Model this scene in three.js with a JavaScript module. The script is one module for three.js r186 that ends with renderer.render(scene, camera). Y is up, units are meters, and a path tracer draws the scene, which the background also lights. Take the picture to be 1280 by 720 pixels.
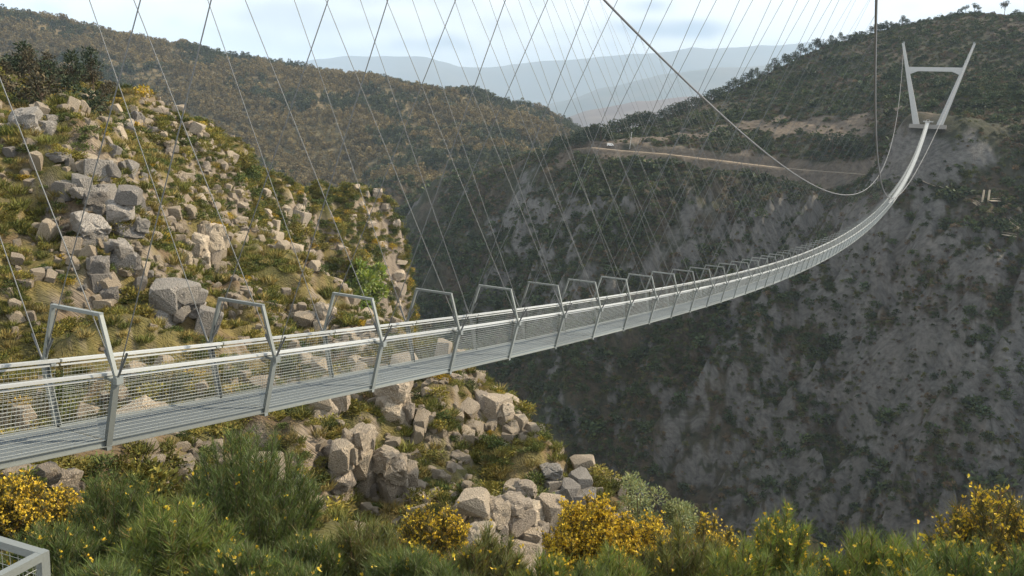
import * as THREE from 'three';
import { mergeGeometries, mergeVertices, toCreasedNormals } from 'three/addons/utils/BufferGeometryUtils.js';
import { ConvexGeometry } from 'three/addons/geometries/ConvexGeometry.js';
import { ImprovedNoise } from 'three/addons/math/ImprovedNoise.js';

// ---------------------------------------------------------------- camera, sky, sun, exposure
const scene = new THREE.Scene();
const D2R = Math.PI / 180;
const CAM = new THREE.Vector3(13.235, -3.531, -46.121), YAW = 25.603, PITCH = -10.994, ROLL = 2.439, FPX = 1120.03;
const camera = new THREE.PerspectiveCamera(2 * Math.atan(360 / FPX) / D2R, 16 / 9, 0.1, 40000);
camera.position.copy(CAM);
camera.rotation.set(PITCH * D2R, YAW * D2R, ROLL * D2R, 'YXZ');
camera.updateMatrixWorld(true);
scene.add(camera);

const renderer = new THREE.WebGLRenderer({ antialias: true });
renderer.setSize(1024, 576);
renderer.toneMapping = THREE.LinearToneMapping;
renderer.toneMappingExposure = 1.55;
renderer.shadowMap.enabled = true;

const SUN_AZ = 45, SUN_EL = 36;                 // degrees right of -z, above the horizon
const sunDir = new THREE.Vector3(Math.sin(SUN_AZ * D2R) * Math.cos(SUN_EL * D2R), Math.sin(SUN_EL * D2R), -Math.cos(SUN_AZ * D2R) * Math.cos(SUN_EL * D2R));
const sun = new THREE.DirectionalLight(new THREE.Color().setRGB(1, 0.84, 0.62), 5.0);
sun.position.copy(CAM).addScaledVector(sunDir, 2500);
sun.target.position.set(0, -40, -250);
sun.position.copy(sun.target.position).addScaledVector(sunDir, 2500);
sun.castShadow = true; sun.shadow.radius = 2;
sun.shadow.mapSize.set(4096, 4096);
Object.assign(sun.shadow.camera, { left: -700, right: 700, top: 700, bottom: -700, near: 10, far: 6000 });
scene.add(sun, sun.target);

const noise = new ImprovedNoise();
function fbm(x, y, z, oct = 4, gain = 0.5) { let a = 1, s = 0, f = 1; for (let i = 0; i < oct; i++) { s += a * noise.noise(x * f + 13.7 * i, y * f - 7.1 * i, z * f + 3.3 * i); a *= gain; f *= 2.03; } return s; }
const clamp = (v, a = 0, b = 1) => Math.min(b, Math.max(a, v));
const smooth = (a, b, v) => { const t = clamp((v - a) / (b - a)); return t * t * (3 - 2 * t); };
const mix = (a, b, t) => a + (b - a) * t;
function rng(seed) { let s = seed >>> 0; return () => { s = (s + 0x6D2B79F5) >>> 0; let t = s; t = Math.imul(t ^ (t >>> 15), t | 1); t ^= t + Math.imul(t ^ (t >>> 7), t | 61); return ((t ^ (t >>> 14)) >>> 0) / 4294967296; }; }

{ // broken cloud: a bright band low down, grey-bottomed cloud above, a little pale blue between
  const W = 1024, H = 512, data = new Float32Array(W * H * 4);
  for (let j = 0; j < H; j++) {
    const el = (j + 0.5) / H * Math.PI - Math.PI / 2, ce = Math.cos(el), se = Math.sin(el);
    for (let i = 0; i < W; i++) {
      const az = (i + 0.5) / W * 2 * Math.PI, dx = ce * Math.cos(az), dz = ce * Math.sin(az);
      let r, g, b;
      const k = 1 / (Math.max(se, 0) + 0.16), px = dx * k + 3.1, pz = dz * k - 1.7;      // a flat cloud deck, foreshortened to the horizon
      const n = fbm(px * 1.15 + 5.2, pz * 1.15, 0.3, 6, 0.55), m = fbm(px * 0.6 - 2, pz * 0.6 + 9, 4.2, 4, 0.5);
      const cover = smooth(-0.75, -0.15, n + 0.35 * m), thick = smooth(0.0, 0.65, n * 0.8 + m * 0.7 + 0.06);
      const low = Math.exp(-Math.max(se, 0) * 11);
      const br = mix(1.05, 0.44, thick) * (1 - low) + low * mix(1.55, 1.1, thick);
      r = mix(0.34, br * 0.985, cover); g = mix(0.46, br * 1.0, cover); b = mix(0.62, br * 1.015, cover);
      const o = (j * W + i) * 4; data[o] = r; data[o + 1] = g; data[o + 2] = b; data[o + 3] = 1;
    }
  }
  const sky = new THREE.DataTexture(data, W, H, THREE.RGBAFormat, THREE.FloatType);
  sky.mapping = THREE.EquirectangularReflectionMapping; sky.magFilter = sky.minFilter = THREE.LinearFilter; sky.wrapS = THREE.RepeatWrapping; sky.needsUpdate = true;
  scene.background = sky; scene.environment = sky;
  scene.backgroundIntensity = 0.8; scene.environmentIntensity = 0.8;
}
scene.fog = new THREE.FogExp2(new THREE.Color().setRGB(0.58, 0.76, 0.96), 0.000075);

// ---------------------------------------------------------------- helpers
function pixDir(px, py) { return new THREE.Vector3((px - 640) / FPX, (360 - py) / FPX, -1).applyQuaternion(camera.quaternion).normalize(); }
function at(px, py, r) { const v = pixDir(px, py), h = Math.hypot(v.x, v.z); return CAM.clone().addScaledVector(v, r / h); }   // r: ground distance in metres
function polar(az, r, y) { const a = (az - YAW) * D2R; return new THREE.Vector3(CAM.x + Math.sin(a) * r, y, CAM.z - Math.cos(a) * r); }   // az: degrees right of the view axis
const taken = {};
function numbered(n) { if (!(n in taken)) { taken[n] = 0; return n; } taken[n]++; return n + '_' + String(taken[n]).padStart(3, '0'); }
function tag(o, label, category, group) { o.userData.label = label; o.userData.category = category; if (group) o.userData.group = group; return o; }
function shadows(o) { o.castShadow = true; o.receiveShadow = true; return o; }
function mesh(name, geo, mat, parent) { const m = shadows(new THREE.Mesh(geo, mat)); m.name = parent === scene ? numbered(name) : name; (parent || scene).add(m); return m; }
function top(name, pos, label, category, group) { const g = new THREE.Group(); g.name = numbered(name); if (pos) g.position.copy(pos); tag(g, label, category, group); scene.add(g); return g; }
const lin = (r, g, b) => new THREE.Color().setRGB(r, g, b);
function noiseTex(size, f, oct, lo, hi, seed, rep) {
  const d = new Uint8Array(size * size * 4);
  for (let j = 0; j < size; j++) for (let i = 0; i < size; i++) {
    const u = i / size * Math.PI * 2, v = j / size * Math.PI * 2;   // wraps on a torus
    let s = 0, a = 1, ff = f; for (let o = 0; o < oct; o++) { s += a * noise.noise(Math.cos(u) * ff + seed, Math.sin(u) * ff + Math.cos(v) * ff * 0.8, Math.sin(v) * ff + o * 5.1); a *= 0.62; ff *= 2; }
    const c = clamp(mix(lo, hi, 0.5 + 0.55 * s), 0, 1) * 255, k = (j * size + i) * 4; d[k] = d[k + 1] = d[k + 2] = c; d[k + 3] = 255;
  }
  const t = new THREE.DataTexture(d, size, size); t.wrapS = t.wrapT = THREE.RepeatWrapping; t.magFilter = THREE.LinearFilter; t.minFilter = THREE.LinearFilter; t.repeat.set(rep, rep); t.needsUpdate = true; return t;
}
class TPS {                                    // a smooth surface through the control points
  constructor(P, c) {
    const n = P.length, N = n + 3, A = [], c2 = c * c; this.P = P; this.c2 = c2;
    for (let i = 0; i < N; i++) A.push(new Float64Array(N + 1));
    const U = (a, b) => { return -Math.sqrt((a.x - b.x) ** 2 + (a.z - b.z) ** 2 + c2); };
    for (let i = 0; i < n; i++) { for (let j = 0; j < n; j++) A[i][j] = U(P[i], P[j]); A[i][n] = 1; A[i][n + 1] = P[i].x; A[i][n + 2] = P[i].z; A[i][N] = P[i].y; A[n][i] = 1; A[n + 1][i] = P[i].x; A[n + 2][i] = P[i].z; }
    for (let c = 0; c < N; c++) {
      let p = c; for (let r = c + 1; r < N; r++) if (Math.abs(A[r][c]) > Math.abs(A[p][c])) p = r;
      [A[c], A[p]] = [A[p], A[c]];
      for (let r = c + 1; r < N; r++) { const f = A[r][c] / A[c][c]; if (f) for (let k = c; k <= N; k++) A[r][k] -= f * A[c][k]; }
    }
    const w = new Float64Array(N); for (let r = N - 1; r >= 0; r--) { let s = A[r][N]; for (let k = r + 1; k < N; k++) s -= A[r][k] * w[k]; w[r] = s / A[r][r]; }
    this.w = w;
  }
  y(x, z) { const { P, w, c2 } = this, n = P.length; let s = w[n] + w[n + 1] * x + w[n + 2] * z; for (let i = 0; i < n; i++) s -= w[i] * Math.sqrt((x - P[i].x) ** 2 + (z - P[i].z) ** 2 + c2); return s; }
}
class Sheet {                                  // a stretch of terrain: rings that widen with distance, so near ground is fine and far ground coarse
  constructor(az0, az1, nA, r0, r1, nR, hf) {
    Object.assign(this, { az0, az1, nA, r0, r1, nR }); this.lr = Math.log(r1 / r0);
    const pos = new Float32Array((nA + 1) * (nR + 1) * 3), uv = new Float32Array((nA + 1) * (nR + 1) * 2); let k = 0;
    for (let j = 0; j <= nR; j++) for (let i = 0; i <= nA; i++, k++) {
      const p = polar(mix(az0, az1, i / nA), r0 * Math.exp(this.lr * j / nR), 0), y = hf(p.x, p.z);
      pos.set([p.x, y, p.z], k * 3); uv.set([p.x * 0.8 + p.z * 0.35, y * 0.8 - p.z * 0.7 + p.x * 0.2], k * 2);
    }
    const idx = new Uint32Array(nA * nR * 6); k = 0;
    for (let j = 0; j < nR; j++) for (let i = 0; i < nA; i++) { const a = j * (nA + 1) + i, b = a + 1, c = a + nA + 1, d = c + 1; idx.set([a, b, c, b, d, c], k); k += 6; }
    const g = new THREE.BufferGeometry(); g.setAttribute('position', new THREE.BufferAttribute(pos, 3)); g.setAttribute('uv', new THREE.BufferAttribute(uv, 2)); g.setIndex(new THREE.BufferAttribute(idx, 1)); g.computeVertexNormals();
    this.g = g; this.pos = pos; this.nor = g.attributes.normal.array;
  }
  cell(x, z) {
    const dx = x - CAM.x, dz = z - CAM.z, az = Math.atan2(dx, -dz) / D2R + YAW, r = Math.hypot(dx, dz);
    const u = ((az + 540) % 360 - 180 - this.az0) / (this.az1 - this.az0) * this.nA, v = Math.log(r / this.r0) / this.lr * this.nR;
    if (u < 0 || v < 0 || u >= this.nA || v >= this.nR) return null; return [u, v];
  }
  sample(x, z) {                               // {y, n} on the sheet
    const c = this.cell(x, z); if (!c) return null; const i = Math.floor(c[0]), j = Math.floor(c[1]), fu = c[0] - i, fv = c[1] - j, w = this.nA + 1, a = j * w + i;
    const f = (A, s, o) => mix(mix(A[a * s + o], A[(a + 1) * s + o], fu), mix(A[(a + w) * s + o], A[(a + w + 1) * s + o], fu), fv);
    return { y: f(this.pos, 3, 1), n: new THREE.Vector3(f(this.nor, 3, 0), f(this.nor, 3, 1), f(this.nor, 3, 2)).normalize() };
  }
  hit(px, py) {                                // where the line of sight through a photo pixel meets the ground
    const v = pixDir(px, py), p = new THREE.Vector3(); let last = 0;
    for (let t = Math.max(this.r0, 3); t < this.r1 * 1.1; t *= 1.006) {
      p.copy(CAM).addScaledVector(v, t); const s = this.sample(p.x, p.z);
      if (s && p.y < s.y) { let a = last || t, b = t; for (let k = 0; k < 14; k++) { const m = (a + b) / 2; p.copy(CAM).addScaledVector(v, m); const q = this.sample(p.x, p.z); if (q && p.y < q.y) b = m; else a = m; } p.copy(CAM).addScaledVector(v, b); const q = this.sample(p.x, p.z) || s; return { p, n: q.n, d: b }; }
      if (s) last = t;
    }
    return null;
  }
  colour(fn) { const n = this.pos.length / 3, c = new Float32Array(n * 3), o = [0, 0, 0]; for (let i = 0; i < n; i++) { fn(this.pos[i * 3], this.pos[i * 3 + 1], this.pos[i * 3 + 2], this.nor[i * 3 + 1], o); c.set(o, i * 3); } this.g.setAttribute('color', new THREE.BufferAttribute(c, 3)); }
}
const mix3 = (o, a, b, t) => { o[0] = mix(a[0], b[0], t); o[1] = mix(a[1], b[1], t); o[2] = mix(a[2], b[2], t); return o; };
const grain = noiseTex(512, 5, 6, 0.55, 1.1, 3.3, 1 / 5), grainBump = noiseTex(512, 7, 6, 0.1, 0.95, 8.1, 1 / 4);
const farGrain = noiseTex(512, 5, 6, 0.5, 1.15, 6.3, 1 / 60);
const groundMat = new THREE.MeshStandardMaterial({ vertexColors: true, roughness: 1, map: grain, bumpMap: grainBump, bumpScale: 0.12 });
const wallBump = grainBump.clone(); wallBump.repeat.set(1 / 14, 1 / 14); wallBump.needsUpdate = true;
const farMat = new THREE.MeshStandardMaterial({ vertexColors: true, roughness: 1, map: farGrain });
const wallMat = new THREE.MeshStandardMaterial({ vertexColors: true, roughness: 1, map: farGrain, bumpMap: wallBump, bumpScale: 1.0 });
function structure(name, sheet, mat) { const m = mesh(name, sheet.g, mat, scene); m.userData.kind = 'structure'; return m; }

// ---------------------------------------------------------------- terrain
// near bank: the slope the camera stands on, the gully under the bridge and the rocky spur to the left
const A = [];
for (const [px, py, r] of [[160, 775, 9.5], [300, 770, 11.5], [450, 775, 12.5], [600, 770, 14], [720, 770, 15], [900, 830, 11], [1050, 830, 11], [1220, 820, 11],
  [60, 606, 22], [170, 592, 24], [0, 640, 16.5], [250, 575, 27], [20, 520, 46], [20, 420, 53], [20, 330, 58], [20, 240, 64], [20, 160, 78],
  [130, 530, 44], [130, 450, 50], [130, 380, 55], [130, 300, 60], [130, 240, 64], [130, 180, 76], 
  [230, 190, 112], [300, 215, 122], [250, 250, 96], [200, 300, 72], [300, 300, 86], [330, 380, 68], [250, 380, 61], [260, 470, 50], [400, 400, 67], [440, 374, 76], [350, 312, 94], [390, 345, 84],
  [430, 300, 196], [450, 345, 178], [478, 330, 196], [400, 320, 186], [370, 280, 172],
  
  [420, 470, 52], [520, 500, 50], [560, 545, 46], [430, 530, 43], [430, 640, 36], [600, 600, 42], [650, 640, 39], [690, 690, 35], [520, 620, 37], [480, 690, 30], [350, 560, 37], [350, 640, 25], [620, 700, 30]]) A.push(at(px, py, r));
for (const [az, r, y] of [[0, 1, -5.2], [-90, 3, -5.3], [90, 3, -5.2], [180, 6, -4.2], [-28, 5.6, -7.6], [0, 6, -7.9], [30, 6, -8.2], [-15, 7, -8.2], [15, 7, -8.6], [-60, 13, -10.9], [-85, 13, -9.6], [-45, 42, -17], [-45, 70, -6], [-60, 60, -1], [-85, 60, 4], [-45, 110, 4], [-70, 120, 12], [-40, 200, -10], [-22, 270, -60], 
  [-20, 34, -19.5], [-24, 17, -12.6], [90, 20, -11], [60, 20, -15], [60, 60, -55], [90, 60, -40],
  [20, 25, -22], [10, 26, -23], [30, 26, -22], [5, 34, -26], [12, 60, -62], [25, 60, -62], [38, 60, -60], [8, 78, -75], [0, 100, -80], [-5, 105, -72], [-9, 115, -62], [-12, 130, -56], [20, 150, -140], [0, 160, -140], [38, 150, -138], [-5, 200, -118], [-6.3, 235, -90],
  [0, 280, -172], [20, 260, -178], [38, 260, -178], [-8, 320, -140], [-16, 330, -90], [-30, 330, -40], [20, 400, -182], [0, 400, -180], [-8, 400, -150], [-20, 400, -110], [38, 400, -182]]) A.push(polar(az, r, y));
for (const [px, py, r] of [[-90, 75, 112], [0, 96, 112], [60, 106, 114], [120, 116, 118], [180, 132, 126], [230, 154, 142], [270, 170, 156], [300, 186, 166], [340, 204, 180], [380, 222, 192], [450, 250, 212], [498, 274, 224]]) A.push(at(px, py, r), at(px, py + 28, r + 16), at(px, py + 70, r + 45));   // crest of the spur, falling away behind
for (const [px, py, r] of [[510, 424, 68], [550, 458, 66], [590, 490, 63], [640, 530, 59], [690, 577, 55], [740, 620, 51], [780, 652, 48]]) { A.push(at(px, py, r)); if (px < 660) A.push(at(px + 8, py + 110, r + 10)); }
const tpsA = new TPS(A, 3);
const bankA = new Sheet(-75, 60, 660, 0.6, 400, 520, (x, z) => {
  const r = Math.hypot(x - CAM.x, z - CAM.z), y = tpsA.y(x, z), k = smooth(6, 40, r);
  let n = fbm(x * 0.09, 1.7, z * 0.09, 3) * 1.8 * k + fbm(x * 0.45, 5.2, z * 0.45, 3) * (0.18 + 0.6 * k) + 0.05 * fbm(x * 2.2, 0.4, z * 2.2, 2);
  const ledge = 1 - Math.abs(noise.noise(x * 0.16 + 3, y * 0.22, z * 0.16));            // stepped ledges on the steep spur
  n += (ledge * ledge - 0.6) * 1.6 * k + smooth(130, 170, r) * (fbm(x * 0.11 + 4, y * 0.05, z * 0.11, 3) * 5 + (0.5 - Math.abs(noise.noise(x * 0.07, y * 0.02, z * 0.07))) * 5 - 3); 
  return y + n - 4 * smooth(120, 200, r) * Math.abs(noise.noise(x * 0.04, 3, z * 0.04));
});
bankA.colour((x, y, z, ny, o) => {
  const n1 = fbm(x * 0.12, 0.2, z * 0.12, 3), n2 = fbm(x * 0.7, y * 0.7, z * 0.7, 3), n3 = noise.noise(x * 0.3, y * 0.3, z * 0.3 + 40);
  mix3(o, [0.10, 0.095, 0.026], [0.19, 0.15, 0.05], smooth(-0.4, 0.5, n1 + n2 * 0.6));
  mix3(o, o, [0.15, 0.10, 0.062], smooth(0.1, 0.5, n3 + n2 * 0.4) * 0.8);
  mix3(o, o, [0.26, 0.215, 0.165], smooth(0.75, 0.5, ny + n2 * 0.25));
  const s = 1 + 0.25 * n2; o[0] *= s; o[1] *= s; o[2] *= s;
});
const nearBank = structure('hillside', bankA, groundMat);

// opposite bank: gorge wall, terrace with the dirt track, the hill behind the far tower
const Cc = [];
for (const [px, py, r] of [[1290, 24, 950], [1240, 18, 960], [1190, 22, 950], [1130, 34, 930], [1070, 50, 910], [1010, 68, 880], [930, 106, 830], [860, 136, 780], [800, 158, 740], [730, 177, 700], [690, 190, 680],
  [700, 190, 640], [740, 184, 630], [800, 189, 612], [860, 195, 600], [930, 204, 590], [1000, 212, 575], [1080, 218, 556], [820, 172, 680], [900, 166, 660], [1000, 158, 650], [1080, 156, 620],
  [900, 128, 770], [1000, 105, 780], [1100, 100, 730], [1200, 92, 730], [1280, 90, 750], [1160, 150, 506], [1130, 152, 508], [1195, 151, 508], [1160, 148, 525], [1160, 128, 600], [1240, 152, 530], [1285, 140, 560],
  [1160, 200, 491], [1160, 260, 478], [1100, 250, 492], [1240, 250, 478], [1285, 290, 468], [1225, 200, 492],
  [560, 238, 740], [560, 300, 680], [560, 380, 610], [560, 500, 520], [640, 210, 690], [640, 300, 615], [640, 400, 555], [640, 500, 500], [720, 250, 578], [720, 350, 533], [720, 450, 490], [720, 560, 447],
  [820, 260, 562], [820, 360, 520], [820, 460, 480], [820, 560, 447], [820, 640, 425], [940, 260, 548], [940, 360, 505], [940, 480, 465], [940, 600, 430], [940, 690, 408],
  [1060, 300, 506], [1060, 400, 470], [1060, 520, 436], [1060, 640, 406], [1160, 350, 450], [1160, 450, 428], [1160, 560, 405], [1160, 670, 384], [1270, 380, 440], [1270, 480, 420], [1270, 600, 395], [1270, 710, 374],
  [500, 244, 850], [500, 300, 740], [500, 370, 650], [440, 262, 900], [400, 300, 850], [440, 340, 760]]) Cc.push(at(px, py, r));
for (const [az, r, y] of [[38, 950, 140], [38, 700, 60], [38, 520, 5], [38, 440, -70], [38, 370, -180], [45, 900, 130], [45, 500, 0], [30, 1250, 60], [20, 1250, 30], [-10, 500, -165], [-16, 900, -90]]) Cc.push(polar(az, r, y));
for (const [px, py, r] of [[930, 110, 830], [860, 140, 780], [800, 162, 740], [730, 180, 700], [690, 192, 680], [640, 215, 700], [560, 245, 760], [500, 262, 860]]) Cc.push(at(px, py + 14, r + 70), at(px, py + 45, r + 260));   // the crest falls away behind
const tpsC = new TPS(Cc, 12);
const pathPts = [[715, 186, 640], [740, 184, 632], [757, 186, 625], [790, 189, 615], [830, 192, 606], [880, 198, 598], [930, 204, 590], [980, 210, 580], [1030, 214, 568], [1085, 218, 556]].map(a => at(...a));
function lineDist(L, x, z) { let m = 1e9; for (let i = 0; i < L.length - 1; i++) { const a = L[i], b = L[i + 1], dx = b.x - a.x, dz = b.z - a.z, t = clamp(((x - a.x) * dx + (z - a.z) * dz) / (dx * dx + dz * dz + 1e-9)); m = Math.min(m, Math.hypot(x - a.x - dx * t, z - a.z - dz * t)); } return m; }
function pathLevel(x, z) { let m = 1e9, y = 0; for (let i = 0; i < pathPts.length - 1; i++) { const a = pathPts[i], b = pathPts[i + 1], dx = b.x - a.x, dz = b.z - a.z, t = clamp(((x - a.x) * dx + (z - a.z) * dz) / (dx * dx + dz * dz)), d = Math.hypot(x - a.x - dx * t, z - a.z - dz * t); if (d < m) { m = d; y = mix(a.y, b.y, t); } } return [m, y]; }
const bankC = new Sheet(-20, 40, 580, 350, 1250, 400, (x, z) => {
  const y = tpsC.y(x, z), r = Math.hypot(x - CAM.x, z - CAM.z), px = Math.atan2(x - CAM.x, -(z - CAM.z)) / D2R + YAW;
  const pad = smooth(7, 20, Math.hypot(x, z + 552)) * smooth(2, 26, lineDist(pathPts, x, z)), steep = smooth(-24, -70, y);
  const ca = x * 0.92 + z * 0.39, cb = z * 0.92 - x * 0.39, rid = 1 - 2.2 * Math.abs(noise.noise(ca * 0.021 + 7, y * 0.004, cb * 0.006)), rib = 1 - 2.2 * Math.abs(noise.noise(ca * 0.062 + 3, y * 0.012, cb * 0.012));      // ribs and gullies running down the wall
  const [pd, py] = pathLevel(x, z), bed = smooth(9, 4.5, pd);                       // the track is cut into the slope
  return bed * (py - 0.2) + (1 - bed) * (y + pad * (rid * 15 * steep + rib * steep * (4 + 5 * smooth(2, 20, px)) + fbm(x * 0.02, 3.1, z * 0.02, 3) * 7 * (0.25 + 0.75 * steep) * smooth(1050, 650, r + 200 * smooth(10, -5, px)) + fbm(x * 0.09, y * 0.03, z * 0.09, 3) * (1.2 + steep * (3 + 5 * smooth(-5, 22, px))) + steep * (0.5 - Math.abs(noise.noise(ca * 0.16, y * 0.03, cb * 0.05))) * 6 * smooth(-4, 20, px) + fbm(x * 0.3, 2, z * 0.3, 2) * 0.8));
});
const earthLine = [[770, 180], [860, 170], [930, 160], [1000, 158], [1085, 157]].map(([a, b]) => { const h = bankC.hit(a, b); return h ? h.p : at(a, b, 630); });
function rockC(x, y, z, ny) { const az = Math.atan2(x - CAM.x, -(z - CAM.z)) / D2R + YAW; return smooth(0.47, 0.27, ny + 0.22 * fbm(x * 0.12, y * 0.06, z * 0.12, 3) + 0.3 * fbm(x * 0.025, y * 0.02, z * 0.025, 3) - 0.14 * smooth(4, 20, az)); }   // bare cliff, most of it on the walls below the tower
function bareC(x, z) { const n = fbm(x * 0.05, 1, z * 0.05, 3); return Math.max(0.85 * smooth(15, 7, lineDist(pathPts, x, z) + n * 12), smooth(22, 9, lineDist(earthLine, x, z) + n * 22), smooth(20, 9, Math.hypot(x, z + 572) + n * 14)); }
bankC.colour((x, y, z, ny, o) => {
  const n1 = fbm(x * 0.025, y * 0.02, z * 0.025, 4), n2 = fbm(x * 0.12, y * 0.06, z * 0.12, 3);
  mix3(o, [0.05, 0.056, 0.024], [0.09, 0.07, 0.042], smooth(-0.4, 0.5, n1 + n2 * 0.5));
  mix3(o, o, [0.25, 0.24, 0.225], rockC(x, y, z, ny) * 0.85);
  mix3(o, o, [0.24, 0.19, 0.14], bareC(x, z) * 0.9);
  const s = 1 + 0.3 * n2; o[0] *= s; o[1] *= s; o[2] *= s;
});
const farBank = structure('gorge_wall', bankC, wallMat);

// wooded mountain closing the valley on the left
const B = [];
for (const [px, py, r] of [[-150, -10, 1650], [-60, 5, 1620], [0, 19, 1600], [50, 31, 1590], [100, 43, 1580], [200, 62, 1560], [300, 80, 1540], [400, 97, 1530], [500, 108, 1520], [560, 115, 1510], [620, 128, 1500], [680, 148, 1480], [718, 166, 1460], [760, 195, 1440],
  [0, 110, 1250], [100, 110, 1280], [200, 135, 1250], [300, 175, 1150], [400, 205, 1090], [500, 185, 1150], [600, 172, 1250], [680, 180, 1300], [430, 240, 1000], [480, 238, 980], [560, 228, 980], [640, 210, 1000], [0, 220, 950], [200, 260, 900], [350, 260, 930], [-150, 200, 900]]) B.push(at(px, py, r));
for (const [az, r, y] of [[-35, 2100, 120], [-20, 2100, 40], [-5, 2100, -40], [6, 2100, -100]]) B.push(polar(az, r, y));
const tpsB = new TPS(B, 50);
const mountB = new Sheet(-38, 9, 420, 880, 2100, 200, (x, z) => tpsB.y(x, z) + (1 - 2 * Math.abs(noise.noise(x * 0.006, 1.2, z * 0.006))) * 18 - 8 + fbm(x * 0.02, 1, z * 0.02, 3) * 7);
mountB.colour((x, y, z, ny, o) => { const n = fbm(x * 0.006, 2, z * 0.006, 4), n2 = fbm(x * 0.05, 2, z * 0.05, 3); mix3(o, [0.12, 0.10, 0.045], [0.17, 0.13, 0.065], smooth(-0.4, 0.4, n + n2 * 0.4)); });
structure('wooded_mountain', mountB, farMat);

// far ranges
function range(name, prof, r0, depth, base, cols, amp, nA = 260, nR = 50) {
  const pts = prof.map(([px, py]) => { const p = at(px, py, r0); return [Math.atan2(p.x - CAM.x, -(p.z - CAM.z)) / D2R + YAW, p.y]; });
  const skyline = a => { if (a <= pts[0][0]) return pts[0][1]; for (let i = 1; i < pts.length; i++) if (a <= pts[i][0]) { const t = (a - pts[i - 1][0]) / (pts[i][0] - pts[i - 1][0]); return mix(pts[i - 1][1], pts[i][1], t * t * (3 - 2 * t) * 0.5 + t * 0.5); } return pts[pts.length - 1][1]; };
  const s = new Sheet(pts[0][0] - 4, pts[pts.length - 1][0] + 4, nA, r0 - depth, r0 + depth * 0.6, nR, (x, z) => {
    const a = Math.atan2(x - CAM.x, -(z - CAM.z)) / D2R + YAW, r = Math.hypot(x - CAM.x, z - CAM.z), t = r < r0 ? (r0 - r) / depth : (r - r0) / (depth * 0.6);
    return mix(skyline(a), base, Math.pow(t, 1.15)) + amp * ((1 - 2 * Math.abs(noise.noise(x * 2.2 / depth, 3, z * 2.2 / depth))) * clamp(t * 4) + 0.25 * fbm(x * 8 / depth, 1, z * 8 / depth, 3));
  });
  s.colour((x, y, z, ny, o) => mix3(o, cols[0], cols[1], smooth(-0.3, 0.4, fbm(x * 6 / depth, 2, z * 6 / depth, 4))));
  return structure(name, s, farMat);
}
range('distant_hill', [[230, 60], [285, 72], [340, 85], [400, 96], [455, 106], [520, 120]], 2600, 700, -120, [[0.12, 0.09, 0.06], [0.17, 0.13, 0.08]], 20);
range('distant_hill', [[560, 175], [640, 165], [690, 152], [740, 137], [800, 126], [860, 121], [950, 118], [1050, 120]], 5500, 1600, -350, [[0.12, 0.08, 0.06], [0.15, 0.11, 0.08]], 26);
range('distant_hill', [[560, 155], [640, 143], [700, 127], [760, 109], [830, 93], [900, 84], [990, 82], [1080, 84]], 10500, 3000, -500, [[0.07, 0.075, 0.05], [0.10, 0.09, 0.06]], 66);
range('distant_hill', [[200, 92], [300, 86], [350, 80], [400, 73], [440, 70], [485, 69], [530, 71], [555, 76], [575, 83], [610, 84], [640, 80], [700, 75], [760, 70], [800, 67], [840, 64], [866, 59], [885, 60], [960, 57], [1015, 52], [1080, 56], [1200, 60]], 19000, 6500, -700, [[0.07, 0.07, 0.05], [0.10, 0.09, 0.06]], 110, 420);
console.log('terrain done');

// ---------------------------------------------------------------- the bridge
const galv = new THREE.MeshStandardMaterial({ color: lin(0.23, 0.255, 0.25), metalness: 0.3, roughness: 0.5, map: noiseTex(256, 4, 4, 0.8, 1.05, 1.1, 1.3) });
const railMat = new THREE.MeshStandardMaterial({ color: lin(0.50, 0.52, 0.51), metalness: 0.3, roughness: 0.45, map: noiseTex(256, 4, 4, 0.85, 1.05, 5.1, 1.3) });
const grate = new THREE.MeshStandardMaterial({ color: lin(0.19, 0.225, 0.25), metalness: 0.25, roughness: 0.6 });
const wireMat = new THREE.MeshStandardMaterial({ color: lin(0.33, 0.36, 0.36), metalness: 0.4, roughness: 0.45 });
const ropeMat = new THREE.MeshStandardMaterial({ color: lin(0.15, 0.16, 0.165), metalness: 0.4, roughness: 0.5 });
const cableMat = new THREE.MeshStandardMaterial({ color: lin(0.15, 0.155, 0.16), metalness: 0.4, roughness: 0.5 });
const concrete = new THREE.MeshStandardMaterial({ color: lin(0.43, 0.44, 0.43), roughness: 0.9, map: noiseTex(256, 4, 5, 0.75, 1.05, 9.1, 0.15) });
const plinthMat = new THREE.MeshStandardMaterial({ color: lin(0.26, 0.25, 0.23), roughness: 0.95, map: concrete.map });
const tones = (m, list) => list.map(([a, o]) => { const c = m.clone(); c.color.multiplyScalar(a); if (c.map) { c.map = m.map.clone(); c.map.offset.set(o, o * 1.7); c.map.needsUpdate = true; } return c; });
const galvs = tones(galv, [[1, 0], [0.86, 0.31], [1.12, 0.63]]), rails = tones(railMat, [[1, 0], [0.88, 0.4], [1.07, 0.7]]), grates = [[1], [0.9], [1.08]].map(([a]) => { const c = grate.clone(); c.color.multiplyScalar(a); return c; });
const BL = 544.646, WD = 0.62, WE = 0.931, HE = 1.154, WT = 0.585, HT = 2.235, Z1 = 56.43;
const deckY = z => { const t = -z / BL, q = t * (1 - t); return -4 * 27.162 * q + 3.835 * 16 * q * q + 1.629 * t; };
function cablePt(side, z) { const t = -z / BL; const xm = side > 0 ? 3.4 : 4.614; let x = xm + (15.6 - xm) * (2 * t - 1) ** 2; if (side < 0 && t < 0.5) x += 4.0 * (1 - 2 * t) ** 4; return new THREE.Vector3(side * x, 40.323 - 4 * 56.755 * t * (1 - t) - 2.688 * t, z); }
const bridge = top('suspension_footbridge', new THREE.Vector3(0, 0, 0), 'long galvanised steel suspension footbridge curving across the gorge to its V-shaped tower', 'bridge');
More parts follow.
